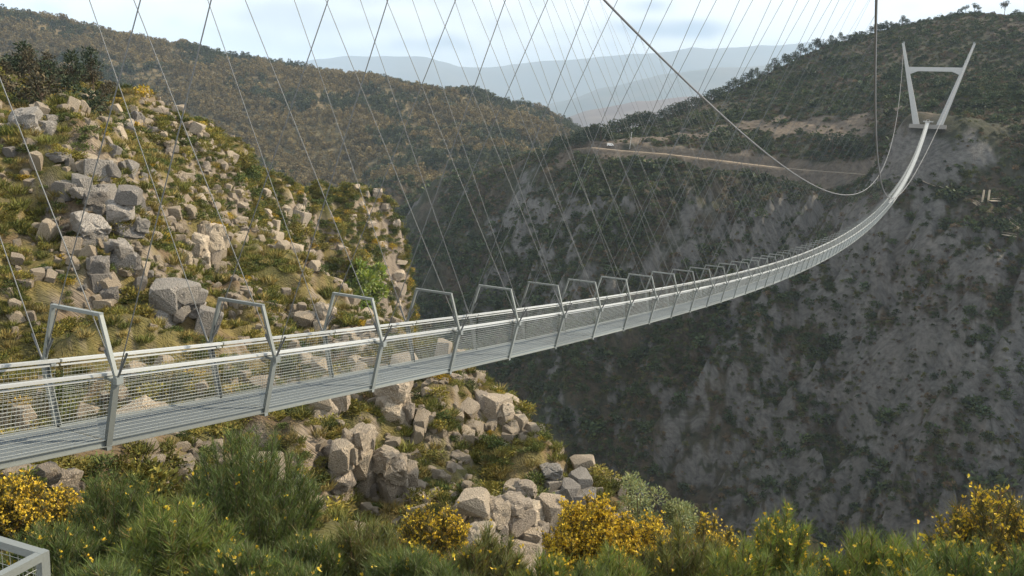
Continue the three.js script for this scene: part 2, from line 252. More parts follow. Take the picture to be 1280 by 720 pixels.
function bar(a, b, w, d, up = new THREE.Vector3(0, 0, 1)) {        // a box from a to b, d wide along `up`
  const v = b.clone().sub(a), L = v.length(); v.normalize(); const s = new THREE.Vector3().crossVectors(up, v).normalize(), u = new THREE.Vector3().crossVectors(v, s);
  const g = new THREE.BoxGeometry(w, d, L); g.applyMatrix4(new THREE.Matrix4().makeBasis(s, u, v).setPosition(a.clone().add(b).multiplyScalar(0.5))); return g;
}
function rod(a, b, r, n = 6) { const v = b.clone().sub(a), L = v.length(), g = new THREE.CylinderGeometry(r, r, L, n, 1, true); g.applyQuaternion(new THREE.Quaternion().setFromUnitVectors(new THREE.Vector3(0, 1, 0), v.normalize())); g.translate((a.x + b.x) / 2, (a.y + b.y) / 2, (a.z + b.z) / 2); return g; }
const V = (x, y, z) => new THREE.Vector3(x, y, z);
// one frame, local coordinates (deck middle at the origin)
function strutGeo(s) {
  const a = V(s * (WD + 0.03), -0.12, 0), b = V(s * WE, HE, 0), n = V(s * (HE + 0.1), -(WE - WD), 0).normalize(), off = n.clone().multiplyScalar(-0.035), g = [bar(a, b, 0.012, 0.12)];
  for (const k of [-1, 1]) g.push(bar(a.clone().add(off).add(V(0, 0, k * 0.054)), b.clone().add(off).add(V(0, 0, k * 0.054)), 0.06, 0.012));
  return mergeGeometries(g);
}
const hoopGeo = mergeGeometries([bar(V(WE - 0.01, HE - 0.03, 0), V(WT, HT, 0), 0.055, 0.075), bar(V(-WE + 0.01, HE - 0.03, 0), V(-WT, HT, 0), 0.055, 0.075), bar(V(-WT - 0.03, HT, 0), V(WT + 0.03, HT, 0), 0.058, 0.078)]);
const bracketGeo = s => mergeGeometries([bar(V(s * 0.66, HE + 0.0, 0), V(s * (WE + 0.05), HE - 0.05, 0), 0.05, 0.10), new THREE.BoxGeometry(0.09, 0.12, 0.14).translate(s * (WE + 0.02), HE - 0.02, 0)]);
const crossGeo = new THREE.BoxGeometry(2 * WD + 0.08, 0.12, 0.1).translate(0, -0.12, 0);
const sockGeo = s => { const e = V(s * WE, HE, 0), out = []; for (const t of [1, -1]) { const d = V(t * 15 - e.x, 27, 0).normalize(); out.push(rod(e.clone().addScaledVector(d, 0.03), e.clone().addScaledVector(d, 0.55), 0.022, 6)); } return mergeGeometries(out); };
const strutL = strutGeo(-1), strutR = strutGeo(1), brL = bracketGeo(-1), brR = bracketGeo(1), sockL = sockGeo(-1), sockR = sockGeo(1);
// one module between frames, local z from 0 (this frame) to -M
const ML = 4.0;
const gratingGeo = (() => { const g = []; for (let i = 0; i <= 34; i++) g.push(new THREE.BoxGeometry(0.007, 0.032, ML - 0.03).translate(-0.6 + 1.2 * i / 34, -0.016, -ML / 2)); for (let i = 0; i < 30; i++) g.push(new THREE.BoxGeometry(1.2, 0.006, 0.007).translate(0, -0.004, -0.08 - i * (ML - 0.16) / 29)); return mergeGeometries(g); })();
const beamGeo = s => mergeGeometries([new THREE.BoxGeometry(0.012, 0.13, ML - 0.02).translate(s * 0.612, -0.045, -ML / 2), new THREE.BoxGeometry(0.05, 0.012, ML - 0.02).translate(s * 0.64, -0.104, -ML / 2), new THREE.BoxGeometry(0.05, 0.012, ML - 0.02).translate(s * 0.64, 0.014, -ML / 2)]);
const railGeo = s => mergeGeometries([new THREE.BoxGeometry(0.10, 0.05, ML - 0.012).translate(s * 0.70, HE + 0.045, -ML / 2), new THREE.BoxGeometry(0.03, 0.03, ML - 0.012).translate(s * 0.69, HE - 0.035, -ML / 2)]);
const netGeo = s => {
  const g = [], P = (h, z) => V(s * mix(0.63, 0.69, h / 1.1), h, z), n = 17;
  for (let i = 1; i < n; i++) g.push(rod(P(1.1 * i / n, -0.06), P(1.1 * i / n, -ML + 0.06), 0.0032, 4));
  for (let i = 0; i <= 48; i++) g.push(rod(P(0.02, -0.07 - i * (ML - 0.14) / 48), P(1.12, -0.07 - i * (ML - 0.14) / 48), 0.0024, 4));
  return mergeGeometries(g);
};
const beamL = beamGeo(-1), beamR = beamGeo(1), railL = railGeo(-1), railR = railGeo(1), netL = netGeo(-1), netR = netGeo(1);
const simpleModule = mergeGeometries([new THREE.BoxGeometry(1.24, 0.05, ML).translate(0, -0.03, -ML / 2), beamL, beamR, railL, railR, strutL, strutR, hoopGeo, crossGeo].map(g => g.index ? g.toNonIndexed() : g));
const farNet = s => { const g = []; for (let i = 1; i < 6; i++) g.push(new THREE.BoxGeometry(0.006, 0.012, ML).translate(s * mix(0.63, 0.69, i / 6), 1.1 * i / 6, -ML / 2)); return mergeGeometries(g); };
const farModule = mergeGeometries([simpleModule, farNet(-1).toNonIndexed(), farNet(1).toNonIndexed()]);
const nFirst = -13, nLast = 121, NEAR = 62;
const zOf = k => -(Z1 + ML * (k - 1));
function place(m, z) { m.position.set(0, deckY(z), z); m.rotation.x = Math.atan2(deckY(z - ML) - deckY(z), ML); return m; }
function put(name, geo, mat, z, tilt = true) { const m = mesh(name, geo, mat, bridge); if (tilt) place(m, z); else m.position.set(0, deckY(z), z); return m; }
const hangGeos = [];
for (let k = nFirst; k <= nLast; k++) {
  const z = zOf(k);
  if (z > -2 || z < -BL + 2) continue;
  if (k < NEAR) {
    const h = Math.abs((k * 7 + 3) % 11) % 3, G = galvs[h], G2 = galvs[(h + k * k) % 3], Rl = rails[(h + 1) % 3], Rr = rails[Math.abs(k * 5 + 1) % 3];
    put('deck_grating', gratingGeo, grates[h], z); put('edge_beam', beamL, G2, z); put('edge_beam', beamR, G, z);
    put('handrail', railL, Rl, z); put('handrail', railR, Rr, z); put('mesh_panel', netL, wireMat, z); put('mesh_panel', netR, wireMat, z);
    const f = new THREE.Group(); f.name = 'frame'; f.position.set(0, deckY(z), z); bridge.add(f);
    mesh('strut', strutL, G2, f); mesh('strut', strutR, G, f); mesh('hoop', hoopGeo, G2, f); mesh('bracket', brL, G, f); mesh('bracket', brR, G2, f); mesh('crossbeam', crossGeo, G, f);
    if (k < 24) { mesh('hanger_socket', sockL, ropeMat, f); mesh('hanger_socket', sockR, ropeMat, f); }
  } else put('deck_module', farModule, railMat, z);
  for (const e of [-1, 1]) for (const c of [-1, 1]) {
    const P0 = V(e * WE, deckY(z) + HE, z), g = rod(P0, cablePt(c, z), k < 12 ? 0.0105 : k < 24 ? 0.0072 : 0.005, 5), ht = g;
    if (k > -3 && k < 66) { const m = mesh('hanger', g, ropeMat, bridge); } else hangGeos.push(ht);
  }
}
{ const m = mesh('hangers', mergeGeometries(hangGeos), ropeMat, bridge); m.userData.kind = 'stuff'; }
for (const s of [-1, 1]) {
  const pts = []; for (let i = 0; i <= 136; i++) pts.push(cablePt(s, -BL * i / 136));
  mesh('main_cable', new THREE.TubeGeometry(new THREE.CatmullRomCurve3(pts), 400, 0.085, 8), cableMat, bridge);
}
// towers: two leaning legs and a haunched cross beam on a plinth
function taper(a, b, wa, da, wb, db) {        // four-sided leg, a at the foot
  const c = [], f = [[-1, -1], [1, -1], [1, 1], [-1, 1]]; for (const [x, z] of f) c.push([a.x + x * wa / 2, a.y, a.z + z * da / 2]); for (const [x, z] of f) c.push([b.x + x * wb / 2, b.y, b.z + z * db / 2]);
  const q = [[0, 1, 5, 4], [1, 2, 6, 5], [2, 3, 7, 6], [3, 0, 4, 7], [4, 5, 6, 7], [3, 2, 1, 0]], p = [], uv = [];
  for (const r of q) for (const [i, u, v] of [[0, 0, 0], [3, 0, 1], [1, 1, 0], [1, 1, 0], [3, 0, 1], [2, 1, 1]]) { p.push(...c[r[i]]); uv.push(u * 4, v * 30); }
  const g = new THREE.BufferGeometry(); g.setAttribute('position', new THREE.Float32BufferAttribute(p, 3)); g.setAttribute('uv', new THREE.Float32BufferAttribute(uv, 2)); g.computeVertexNormals(); return g;
}
function tower(zz, yb, dir) {
  const t = new THREE.Group(); t.name = 'tower'; bridge.add(t);
  for (const s of [-1, 1]) { const tp = cablePt(s, zz); mesh('leg', taper(V(s * 4.9, yb - 3, zz), V(tp.x + s * 0.3, tp.y + 1.2, zz), 3.1, 2.6, 1.1, 1.4), concrete, t); mesh('cable_saddle', new THREE.BoxGeometry(0.9, 0.8, 2.0).translate(tp.x, tp.y + 1.5, zz), galv, t); }
  const tl = cablePt(-1, zz), tr = cablePt(1, zz), yt = tl.y, h = yt - yb, y1 = yt - 10.2, fr = (y1 - yb) / h, xl = mix(-4.9, tl.x, fr), xr = mix(4.9, tr.x, fr);
  const sh = new THREE.Shape(); sh.moveTo(xl, y1); sh.lineTo(xr, y1); sh.lineTo(xr - 1.2, y1 - 3.6); sh.lineTo(xr - 5, y1 - 2.0); sh.lineTo(xl + 5, y1 - 2.0); sh.lineTo(xl + 1.2, y1 - 3.6); sh.closePath();
  mesh('crossbeam', new THREE.ExtrudeGeometry(sh, { depth: 1.5, bevelEnabled: false }).translate(0, 0, zz - 0.75), concrete, t);
  mesh('plinth', new THREE.BoxGeometry(17, 2.0, 7).translate(0, yb - 2.3, zz - dir), plinthMat, t);
  mesh('landing', new THREE.BoxGeometry(4.5, 0.5, 6).translate(0, deckY(zz) - 0.4, zz + 0.5), concrete, t);
}
tower(-BL - 0.5, 1.2, 2);
tower(0.5, -1, -2);
console.log('bridge done');
// ---------------------------------------------------------------- tracks on the far bank
const trackMat = new THREE.MeshStandardMaterial({ color: lin(0.42, 0.34, 0.25), roughness: 1, map: noiseTex(256, 6, 5, 0.75, 1.1, 2.2, 0.2) });
function ribbon(name, sheet, pts, w, lift) {
  const cv = new THREE.CatmullRomCurve3(pts), n = Math.max(20, Math.round(cv.getLength() / 4)), pos = [], uv = [], idx = [];
  for (let i = 0; i <= n; i++) {
    const p = cv.getPointAt(i / n), t = cv.getTangentAt(i / n), s = new THREE.Vector3(-t.z, 0, t.x).normalize(), ww = w * (1 + 0.25 * noise.noise(i * 0.3, 2, 7));
    let y = -1e9; for (const k of [-0.5, 0, 0.5]) { const q = sheet.sample(p.x + s.x * ww * k, p.z + s.z * ww * k); if (q) y = Math.max(y, q.y); } if (y < -1e8) y = p.y;
    for (const k of [-0.5, 0.5]) { pos.push(p.x + s.x * ww * k, y + lift, p.z + s.z * ww * k); uv.push(k * w, i * 4); }
    if (i < n) idx.push(i * 2, i * 2 + 2, i * 2 + 1, i * 2 + 1, i * 2 + 2, i * 2 + 3);
  }
  const g = new THREE.BufferGeometry(); g.setAttribute('position', new THREE.Float32BufferAttribute(pos, 3)); g.setAttribute('uv', new THREE.Float32BufferAttribute(uv, 2)); g.setIndex(idx); g.computeVertexNormals();
  const m = mesh(name, g, trackMat, scene); m.userData.kind = 'structure'; return m;
}
const onSheet = (sheet, L, r) => L.map(([a, b]) => { const h = sheet.hit(a, b); return h ? h.p : at(a, b, r); });
ribbon('dirt_track', bankC, pathPts, 4.2, 0.12);
ribbon('dirt_track', mountB, onSheet(mountB, [[318, 154], [335, 153], [350, 156], [366, 157]], 1150), 7, 0.4);
ribbon('footpath', bankC, onSheet(bankC, [[1140, 231], [1165, 234], [1185, 238], [1205, 242], [1228, 243]], 480), 1.4, 0.2);

// ---------------------------------------------------------------- rocks
function blockGeo(seed, cham = 0.13, jit = 0.16) {      // a joint-bounded block with broken corners, about 1 x 1 x 1, foot at y = 0
  const R = rng(seed), P = [];
  for (const x of [-1, 1]) for (const y of [-1, 1]) for (const z of [-1, 1]) {
    const c = V(x * 0.5 * (1 - jit * R()), y * 0.5 * (1 - jit * R()), z * 0.5 * (1 - jit * R())), h = cham * (0.4 + 1.5 * R());
    P.push(V(c.x - x * h, c.y, c.z), V(c.x, c.y - y * h * (0.5 + R()), c.z), V(c.x, c.y, c.z - z * h * (0.5 + R())));
  }
  const sk = (R() - 0.5) * 0.3; for (const p of P) { p.x += p.y * sk; p.y += 0.5; }
  const g = new ConvexGeometry(P), p = g.attributes.position, n = g.attributes.normal, uv = new Float32Array(p.count * 2);
  for (let i = 0; i < p.count; i++) { const ax = Math.abs(n.getX(i)), ay = Math.abs(n.getY(i)), az = Math.abs(n.getZ(i)); if (ay > ax && ay > az) uv.set([p.getX(i), p.getZ(i)], i * 2); else if (ax > az) uv.set([p.getZ(i), p.getY(i)], i * 2); else uv.set([p.getX(i), p.getY(i)], i * 2); }
  g.setAttribute('uv', new THREE.BufferAttribute(uv, 2)); return g;
}
function rockGeo(seed, det = 6) {                       // weathered joint block: planes cut a ball, then roughened; about 1 x 1 x 1, foot at y = 0
  const R = rng(seed), pl = []; for (const a of [V(1, 0, 0), V(-1, 0, 0), V(0, 1, 0), V(0, -1, 0), V(0, 0, 1), V(0, 0, -1)]) pl.push([a.add(V(R() - 0.5, R() - 0.5, R() - 0.5).multiplyScalar(0.55)).normalize(), 0.36 + 0.14 * R()]);
  for (let i = 0; i < 8; i++) pl.push([V(R() - 0.5, R() - 0.4, R() - 0.5).normalize(), 0.44 + 0.2 * R()]);
  let g = new THREE.IcosahedronGeometry(1, det); g.deleteAttribute('normal'); g.deleteAttribute('uv'); g = mergeVertices(g, 1e-4); const p = g.attributes.position, d = V(0, 0, 0), uv = new Float32Array(p.count * 2), o = seed * 1.7;
  for (let i = 0; i < p.count; i++) {
    d.fromBufferAttribute(p, i).normalize(); let r = 0.75; for (const [n, k] of pl) { const c = n.dot(d); if (c > 0.02) r = Math.min(r, k / c); }
    d.multiplyScalar(r); const crack = Math.abs(noise.noise(d.x * 3.1 + o, d.y * 1.1, d.z * 3.1)); d.multiplyScalar(1 + 0.13 * fbm(d.x * 2.6 + o, d.y * 2.6, d.z * 2.6, 3) - 0.14 * smooth(0.09, 0.0, crack));
    p.setXYZ(i, d.x, d.y + 0.45, d.z); uv.set([d.x + d.z * 0.7, d.y + d.z * 0.4], i * 2);
  }
  g.setAttribute('uv', new THREE.BufferAttribute(uv, 2)); g.computeVertexNormals(); return g;
}
function slopeQuat(n, spin) { const up = V(0, 1, 0), x = new THREE.Vector3().crossVectors(up, n).normalize(), y = new THREE.Vector3().crossVectors(n, x); return new THREE.Quaternion().setFromRotationMatrix(new THREE.Matrix4().makeBasis(x, y, n)).multiply(new THREE.Quaternion().setFromAxisAngle(V(0, 0, 1), spin)); }
const rockMap = noiseTex(512, 5, 7, 0.42, 1.15, 4.4, 1), rockBump = noiseTex(512, 4, 7, 0.0, 1.0, 7.7, 1);
const rockMats = [[0.56, 0.47, 0.35], [0.50, 0.42, 0.32], [0.44, 0.375, 0.30], [0.60, 0.51, 0.39]].map(c => new THREE.MeshStandardMaterial({ color: lin(...c), roughness: 0.95, map: rockMap, bumpMap: rockBump, bumpScale: 0.09 }));
const greyMats = [[0.34, 0.32, 0.29], [0.29, 0.27, 0.245], [0.40, 0.37, 0.33]].map(c => new THREE.MeshStandardMaterial({ color: lin(...c), roughness: 0.95, map: rockMap, bumpMap: rockBump, bumpScale: 0.1 }));
const blocks = []; for (let i = 0; i < 16; i++) blocks.push(i % 2 ? blockGeo(100 + i * 7, 0.1 + 0.012 * i, 0.34) : toCreasedNormals(rockGeo(100 + i * 7, i % 4 ? 6 : 4), 0.5));
const Rk = rng(77);
function setBlock(m, p, w, h, d, yaw, tiltX, tiltZ) { m.position.copy(p); m.scale.set(w, h, d); m.rotation.set(tiltX, yaw, tiltZ, 'YXZ'); }
function outcrop(label, group, list, mats = rockMats) {
  const h0 = list.map(([px, py]) => bankA.hit(px, py)), f = h0.find(h => h); if (!f) { console.log('no ground for', label); return; }
  const o = top('rock_outcrop', f.p, label, 'rock outcrop', group);
  const frac = [];                             // joints split the listed masses into narrower, stacked blocks
  list.forEach(([px, py, w, h], i) => { const nc = w > 32 ? 2 : 1; for (let c = 0; c < nc; c++) { const hh = h * (0.7 + 0.4 * Rk()), nr = hh > 60 ? 3 : hh > 30 ? 2 : 1; let y0 = 0; for (let r = 0; r < nr; r++) { const part = hh / nr * (0.8 + 0.5 * Rk()); frac.push([px + (c - (nc - 1) / 2) * w / nc + (Rk() - 0.5) * w * 0.35, py, w / nc * (0.8 + 0.7 * Rk()), part, y0, i]); y0 += part * 0.82; if (Rk() < 0.5) frac.push([px + (Rk() < 0.5 ? -1 : 1) * w * (0.4 + 0.3 * Rk()), py, w * (0.3 + 0.3 * Rk()), part * (0.5 + 0.3 * Rk()), y0 - part * 0.6, i]); } } });
  frac.forEach(([px, py, w, h, up, i]) => {
    const q = h0[i] || f, k = q.d / FPX, m = mesh('block', blocks[[0, 1, 3, 4, 6, 7, 9, 10, 12, 13, 15, 2, 5][Math.floor(Rk() * 13)]], mats[Math.floor(Rk() * mats.length)], o);
    const W = w * k * 1.18, H = h * k * 1.2, Dp = Math.max(W * 1.2, H * 0.5) * (0.8 + 0.5 * Rk()), out = V(CAM.x - q.p.x, 0, CAM.z - q.p.z).normalize(), side = V(-out.z, 0, out.x);
    const p = q.p.clone().sub(o.position).addScaledVector(out, -Dp * (0.34 + 0.1 * Rk())).addScaledVector(side, -(px - list[i][0]) * k); p.y += up * k * 1.1 - H * 0.14;
    setBlock(m, p, W, H, Dp, YAW * D2R + (640 - px) / FPX + (Rk() - 0.5) * 1.4, (Rk() - 0.5) * 0.4, (Rk() - 0.5) * 0.4);
  });
}
outcrop('tall pale jointed granite blocks stacked among dark shrubs on the left hillside', null, [[91, 249, 34, 28], [123, 270, 28, 46], [157, 295, 28, 68], [123, 228, 26, 24], [112, 313, 26, 40], [125, 363, 18, 50], [152, 342, 22, 42], [138, 262, 14, 36]], greyMats);
outcrop('broad grey squarish granite boulder with cracked face above the footbridge handrail', null, [[203, 409, 28, 66], [225, 405, 26, 60], [241, 398, 18, 42], [253, 420, 18, 26]], greyMats);
outcrop('cluster of pale leaning slabs midway down the sunny spur', null, [[250, 334, 16, 42], [264, 332, 16, 48], [276, 328, 14, 36], [240, 326, 12, 26]]);
outcrop('sharp cliff with a dark shaded face and bright edges below the bridge deck', null, [[428, 632, 26, 97], [449, 622, 26, 90], [461, 612, 16, 72], [418, 600, 16, 62], [440, 552, 36, 18]]);
outcrop('narrow pinkish slabs standing beside the dark-faced cliff', null, [[478, 625, 18, 60], [493, 628, 18, 64], [506, 622, 12, 40]]);
outcrop('broken pale cliff of stacked blocks at the foot of the spur behind the yellow gorse', null, [[597, 668, 22, 55], [622, 690, 30, 72], [640, 692, 26, 87], [660, 697, 26, 82], [682, 692, 22, 70], [602, 694, 24, 26], [650, 642, 30, 32]]);
outcrop('pale cream rock face directly under the deck edge', null, [[404, 526, 22, 36], [421, 525, 22, 38]]);
outcrop('dark low broken ledge near the bottom end of the spur crest', null, [[690, 612, 20, 28], [712, 640, 26, 34], [734, 642, 20, 24], [722, 618, 20, 24]], greyMats);
outcrop('squat pale boulders under the near bridge deck behind yellow gorse', null, [[40, 628, 36, 44], [72, 625, 30, 34], [92, 618, 18, 30]]);
outcrop('small light grey rocks high on the dark green slope', null, [[32, 165, 26, 22], [48, 166, 20, 16], [60, 158, 10, 14]], greyMats);
outcrop('brown ribbed crag below the deck halfway along the spur', null, [[494, 528, 24, 48], [483, 521, 14, 30], [506, 520, 12, 26]]);
outcrop('curved pale ribs of rock close to the spur crest below the deck', null, [[600, 512, 16, 18], [617, 528, 18, 34], [629, 536, 14, 30]]);
{ // loose and half-buried rocks of the spur, each its own piece of the hillside
  let n = 0, guard = 0;
  const zones = [[140, 140, 330, 290, 52], [190, 250, 430, 420, 72], [330, 380, 580, 480, 36], [390, 490, 730, 690, 74], [0, 140, 200, 440, 20], [330, 200, 500, 290, 10], [436, 255, 510, 390, 24], [0, 560, 330, 640, 12]];
  for (const [x0, y0, x1, y1, c] of zones) { let k = 0; guard = 0; while (k < c && guard++ < c * 40 && n < 298) {
    const px = mix(x0, x1, Rk()), py = mix(y0, y1, Rk()), h = bankA.hit(px, py); if (!h || h.d > 245 || h.d < 16 || fbm(h.p.x * 0.12, h.p.y * 0.1, h.p.z * 0.12, 3) + Rk() * 0.5 < 0.12) continue;
    const s = (7 + 20 * Rk() * Rk() * Rk()) * h.d / FPX, tall = Rk() < 0.3 ? 1.6 : 0.75, m = mesh('rock', blocks[Math.floor(Rk() * 16)], (px < 190 ? greyMats : rockMats)[Math.floor(Rk() * 3)], nearBank);
    const p = h.p.clone(); p.y -= s * 0.3 * tall; setBlock(m, p, s * (0.8 + 0.9 * Rk()), s * tall, s * (0.7 + 0.7 * Rk()), Rk() * 6.3, (Rk() - 0.5) * 0.6, (Rk() - 0.5) * 0.6); k++; n++;
  } }
}
function inst(name, geo, mat, list, label, category) {
  const m = shadows(new THREE.InstancedMesh(geo, mat, list.length)), M = new THREE.Matrix4(), q = new THREE.Quaternion(), e = new THREE.Euler();
  list.forEach((a, i) => { if (a.q) q.copy(a.q); else { e.set(a.rx || 0, a.ry, a.rz || 0, 'YXZ'); q.setFromEuler(e); } M.compose(a.p, q, a.s); m.setMatrixAt(i, M); if (a.c) m.setColorAt(i, a.c); });
  m.name = numbered(name); m.userData = { kind: 'stuff', label, category }; scene.add(m); return m;
}
function scatter(sheet, R, n, az0, az1, r0, r1, fn) {     // even over the ground as seen in plan; fn returns an instance or null
  const out = []; for (let i = 0; i < n; i++) { const r = Math.sqrt(mix(r0 * r0, r1 * r1, R())), az = mix(az0, az1, R()), p = polar(az, r, 0), s = sheet.sample(p.x, p.z); if (!s) continue; p.y = s.y; if (R() > 0.17 / Math.max(s.n.y, 0.17)) continue; const o = fn(p, s.n, r, az); if (o) out.push(o); } return out;
}
{
  const R = rng(5), L = scatter(bankA, R, 110000, -34, 12, 18, 170, (p, n, r, az) => {
    if (p.y < -75 || (r > 125 && R() < 0.7) || fbm(p.x * 0.12, p.y * 0.1, p.z * 0.12, 3) + R() * 0.5 - 0.3 * smooth(-19, -23, az) < 0.2) return null;
    const s = 0.22 + 1.25 * R() * R() * R() + (r > 90 ? 0.15 : 0); return { p: V(p.x, p.y - s * 0.3, p.z), ry: R() * 6.3, rx: (R() - 0.5) * 0.8, rz: (R() - 0.5) * 0.8, s: V(s * (0.8 + R()), s * (0.6 + R()), s * (0.8 + R() * 0.6)) };
  });
  inst('stones', blocks[3], rockMats[1], L.filter((_, i) => i % 2), 'small pale stones strewn over the rocky spur', 'stones');
  inst('stones', blocks[9], rockMats[0], L.filter((_, i) => i % 2 === 0), 'small cream stones strewn over the rocky spur', 'stones');
}
console.log('rocks done');

// ---------------------------------------------------------------- vegetation
function leafSoup(R, n, pick, len, wid, up, vary = 0.3, warm = 0.15) {       // n small folded leaves; pick() gives a point and the way it faces out
  const pos = new Float32Array(n * 12), col = new Float32Array(n * 12), idx = new Uint32Array(n * 6), a = V(0, 0, 0), b = V(0, 0, 0), s = V(0, 0, 0);
  for (let i = 0; i < n; i++) {
    const { p, o } = pick(R); a.set(R() - 0.5, R() - 0.5, R() - 0.5).multiplyScalar(1.3).add(o); a.y += up; a.normalize(); b.set(R() - 0.5, R() - 0.5, R() - 0.5).cross(a).normalize(); s.crossVectors(a, b);
    const L = len * (0.6 + 0.8 * R()), W = wid * (0.6 + 0.8 * R()), f = W * 0.25;
    pos.set([p.x, p.y, p.z, p.x + a.x * L * 0.5 + b.x * W * 0.5 + s.x * f, p.y + a.y * L * 0.5 + b.y * W * 0.5 + s.y * f, p.z + a.z * L * 0.5 + b.z * W * 0.5 + s.z * f, p.x + a.x * L * 0.5 - b.x * W * 0.5 + s.x * f, p.y + a.y * L * 0.5 - b.y * W * 0.5 + s.y * f, p.z + a.z * L * 0.5 - b.z * W * 0.5 + s.z * f, p.x + a.x * L, p.y + a.y * L, p.z + a.z * L], i * 12);
    const v = 1 + vary * (R() * 2 - 1), w = 1 + warm * (R() * 2 - 1); for (let k = 0; k < 4; k++) col.set([v * w, v, v * (2 - w) * 0.9], i * 12 + k * 3);
    idx.set([i * 4, i * 4 + 1, i * 4 + 2, i * 4 + 1, i * 4 + 3, i * 4 + 2], i * 6);
  }
  const g = new THREE.BufferGeometry(); g.setAttribute('position', new THREE.BufferAttribute(pos, 3)); g.setAttribute('color', new THREE.BufferAttribute(col, 3)); g.setIndex(new THREE.BufferAttribute(idx, 1)); g.computeVertexNormals(); return g;
}
function lobes(R, n, rx, ry, y0, rl) { const L = []; for (let i = 0; i < n; i++) { const a = R() * 6.3, k = Math.sqrt(R()); L.push([V(Math.cos(a) * k * rx, y0 + (R() * 0.9) * ry, Math.sin(a) * k * rx), rl * (0.6 + 0.7 * R())]); } return L; }
const inLobes = L => R => { const [c, r] = L[Math.floor(R() * L.length)], o = V(R() - 0.5, R() - 0.35, R() - 0.5).normalize(), k = r * Math.pow(R(), 0.4); return { p: c.clone().addScaledVector(o, k), o }; };
const leafMat = (r, g, b, t = 0) => t ? new THREE.MeshPhysicalMaterial({ color: lin(r, g, b), vertexColors: true, roughness: 0.95, transmission: t, thickness: 0, side: THREE.DoubleSide }) : new THREE.MeshStandardMaterial({ color: lin(r, g, b), vertexColors: true, roughness: 0.9, side: THREE.DoubleSide });
const bushGeos = [], farBushGeos = [], heathGeos = [], treeletGeos = [];
for (let i = 0; i < 3; i++) {
  const R = rng(900 + i); bushGeos.push(leafSoup(R, 420, inLobes(lobes(R, 9, 0.34, 0.42, 0.12, 0.26)), 0.13, 0.05, 0.5, 0.35));
  heathGeos.push(leafSoup(R, 160, R => { const a = R() * 6.3, k = Math.sqrt(R()) * 0.32, t = R() * 0.45; return { p: V(Math.cos(a) * k, 0, Math.sin(a) * k), o: V(Math.cos(a) * t, 0.7, Math.sin(a) * t) }; }, 0.5, 0.035, 0.5, 0.35));
  farBushGeos.push(leafSoup(R, 120, inLobes(lobes(R, 7, 0.32, 0.4, 0.12, 0.28)), 0.24, 0.16, 0.3, 0.35));
  treeletGeos.push(leafSoup(R, 150, R => { const h = R(), a = R() * 6.3, k = (1 - h) * 0.22 * Math.sqrt(R()) + 0.02; return { p: V(Math.cos(a) * k, 0.12 + h * 0.85, Math.sin(a) * k), o: V(Math.cos(a), 0.2, Math.sin(a)) }; }, 0.16, 0.07, 0.2, 0.3));
}
const white = leafMat(1, 1, 1);
const tint = (R, a, b, v = 0.25) => { const t = R(), s = 1 + v * (R() * 2 - 1); return lin(mix(a[0], b[0], t) * s, mix(a[1], b[1], t) * s, mix(a[2], b[2], t) * s); };
function groups(name, geos, L, label, cat) { geos.forEach((g, i) => inst(name, g, white, L.filter((_, k) => k % geos.length === i), label, cat)); }
{ // near bank
  const R = rng(41);
  const L = scatter(bankA, R, 300000, -40, 14, 13, 270, (p, n, r, az) => {
    if (p.y < -70) return null; const m = fbm(p.x * 0.10, 8, p.z * 0.10, 3);
    if (R() > 0.56 + m * 0.9) return null; 
    const s = (0.4 + 0.9 * R() * R()) * 1.12 * (r > 150 ? 2.1 : r > 100 ? 1.5 : 1), k = R();
    return { p: V(p.x, p.y - 0.08 * s, p.z), ry: R() * 6.3, s: V(s * (1 + R() * 0.6), s * (0.6 + 0.5 * R()), s * (1 + R() * 0.6)), c: k < 0.26 ? tint(R, [0.06, 0.085, 0.02], [0.10, 0.12, 0.03]) : k < 0.8 ? tint(R, [0.12, 0.12, 0.022], [0.23, 0.195, 0.04]) : k < 0.95 ? tint(R, [0.06, 0.085, 0.02], [0.10, 0.12, 0.03]) : tint(R, [0.36, 0.24, 0.02], [0.42, 0.30, 0.03]) };
  });
  groups('scrub', bushGeos, L, 'low heath and gorse scrub covering the near rocky hillside', 'scrub');
  const H = scatter(bankA, R, 180000, -40, 34, 5, 165, (p, n, r, az) => {
    if (p.y < -60 || (r > 60 && R() < 0.4)) return null; const m = fbm(p.x * 0.2, 3, p.z * 0.2, 2); if (R() > 0.6 + m) return null; if (r < 9 && R() < 0.6) return null; const s = (0.35 + 0.6 * R()) * (r > 60 ? 1.4 : mix(0.35, 1, smooth(8, 40, r))), k = R();
    return { p, ry: R() * 6.3, s: V(s * 1.3, s, s * 1.3), c: k < 0.45 ? tint(R, [0.21, 0.17, 0.05], [0.30, 0.24, 0.09]) : tint(R, [0.10, 0.11, 0.022], [0.16, 0.155, 0.032]) };
  });
  for (const a of scatter(bankA, R, 32000, -34, 34, 3.5, 17, (p, n, r) => { const m = fbm(p.x * 0.5, 1, p.z * 0.5, 2); if (R() > 0.75 + m) return null; const s = 0.10 + 0.22 * R() * R(), k = R(); return { p, ry: R() * 6.3, rx: (R() - 0.5) * 0.6, rz: (R() - 0.5) * 0.6, s: V(s * 1.4, s, s * 1.4), c: k < 0.5 ? tint(R, [0.16, 0.12, 0.055], [0.24, 0.18, 0.08]) : tint(R, [0.07, 0.085, 0.02], [0.12, 0.13, 0.03]) }; })) H.push(a);
  groups('grass', heathGeos, H, 'dry and green tufts of grass between the rocks', 'grass');
}
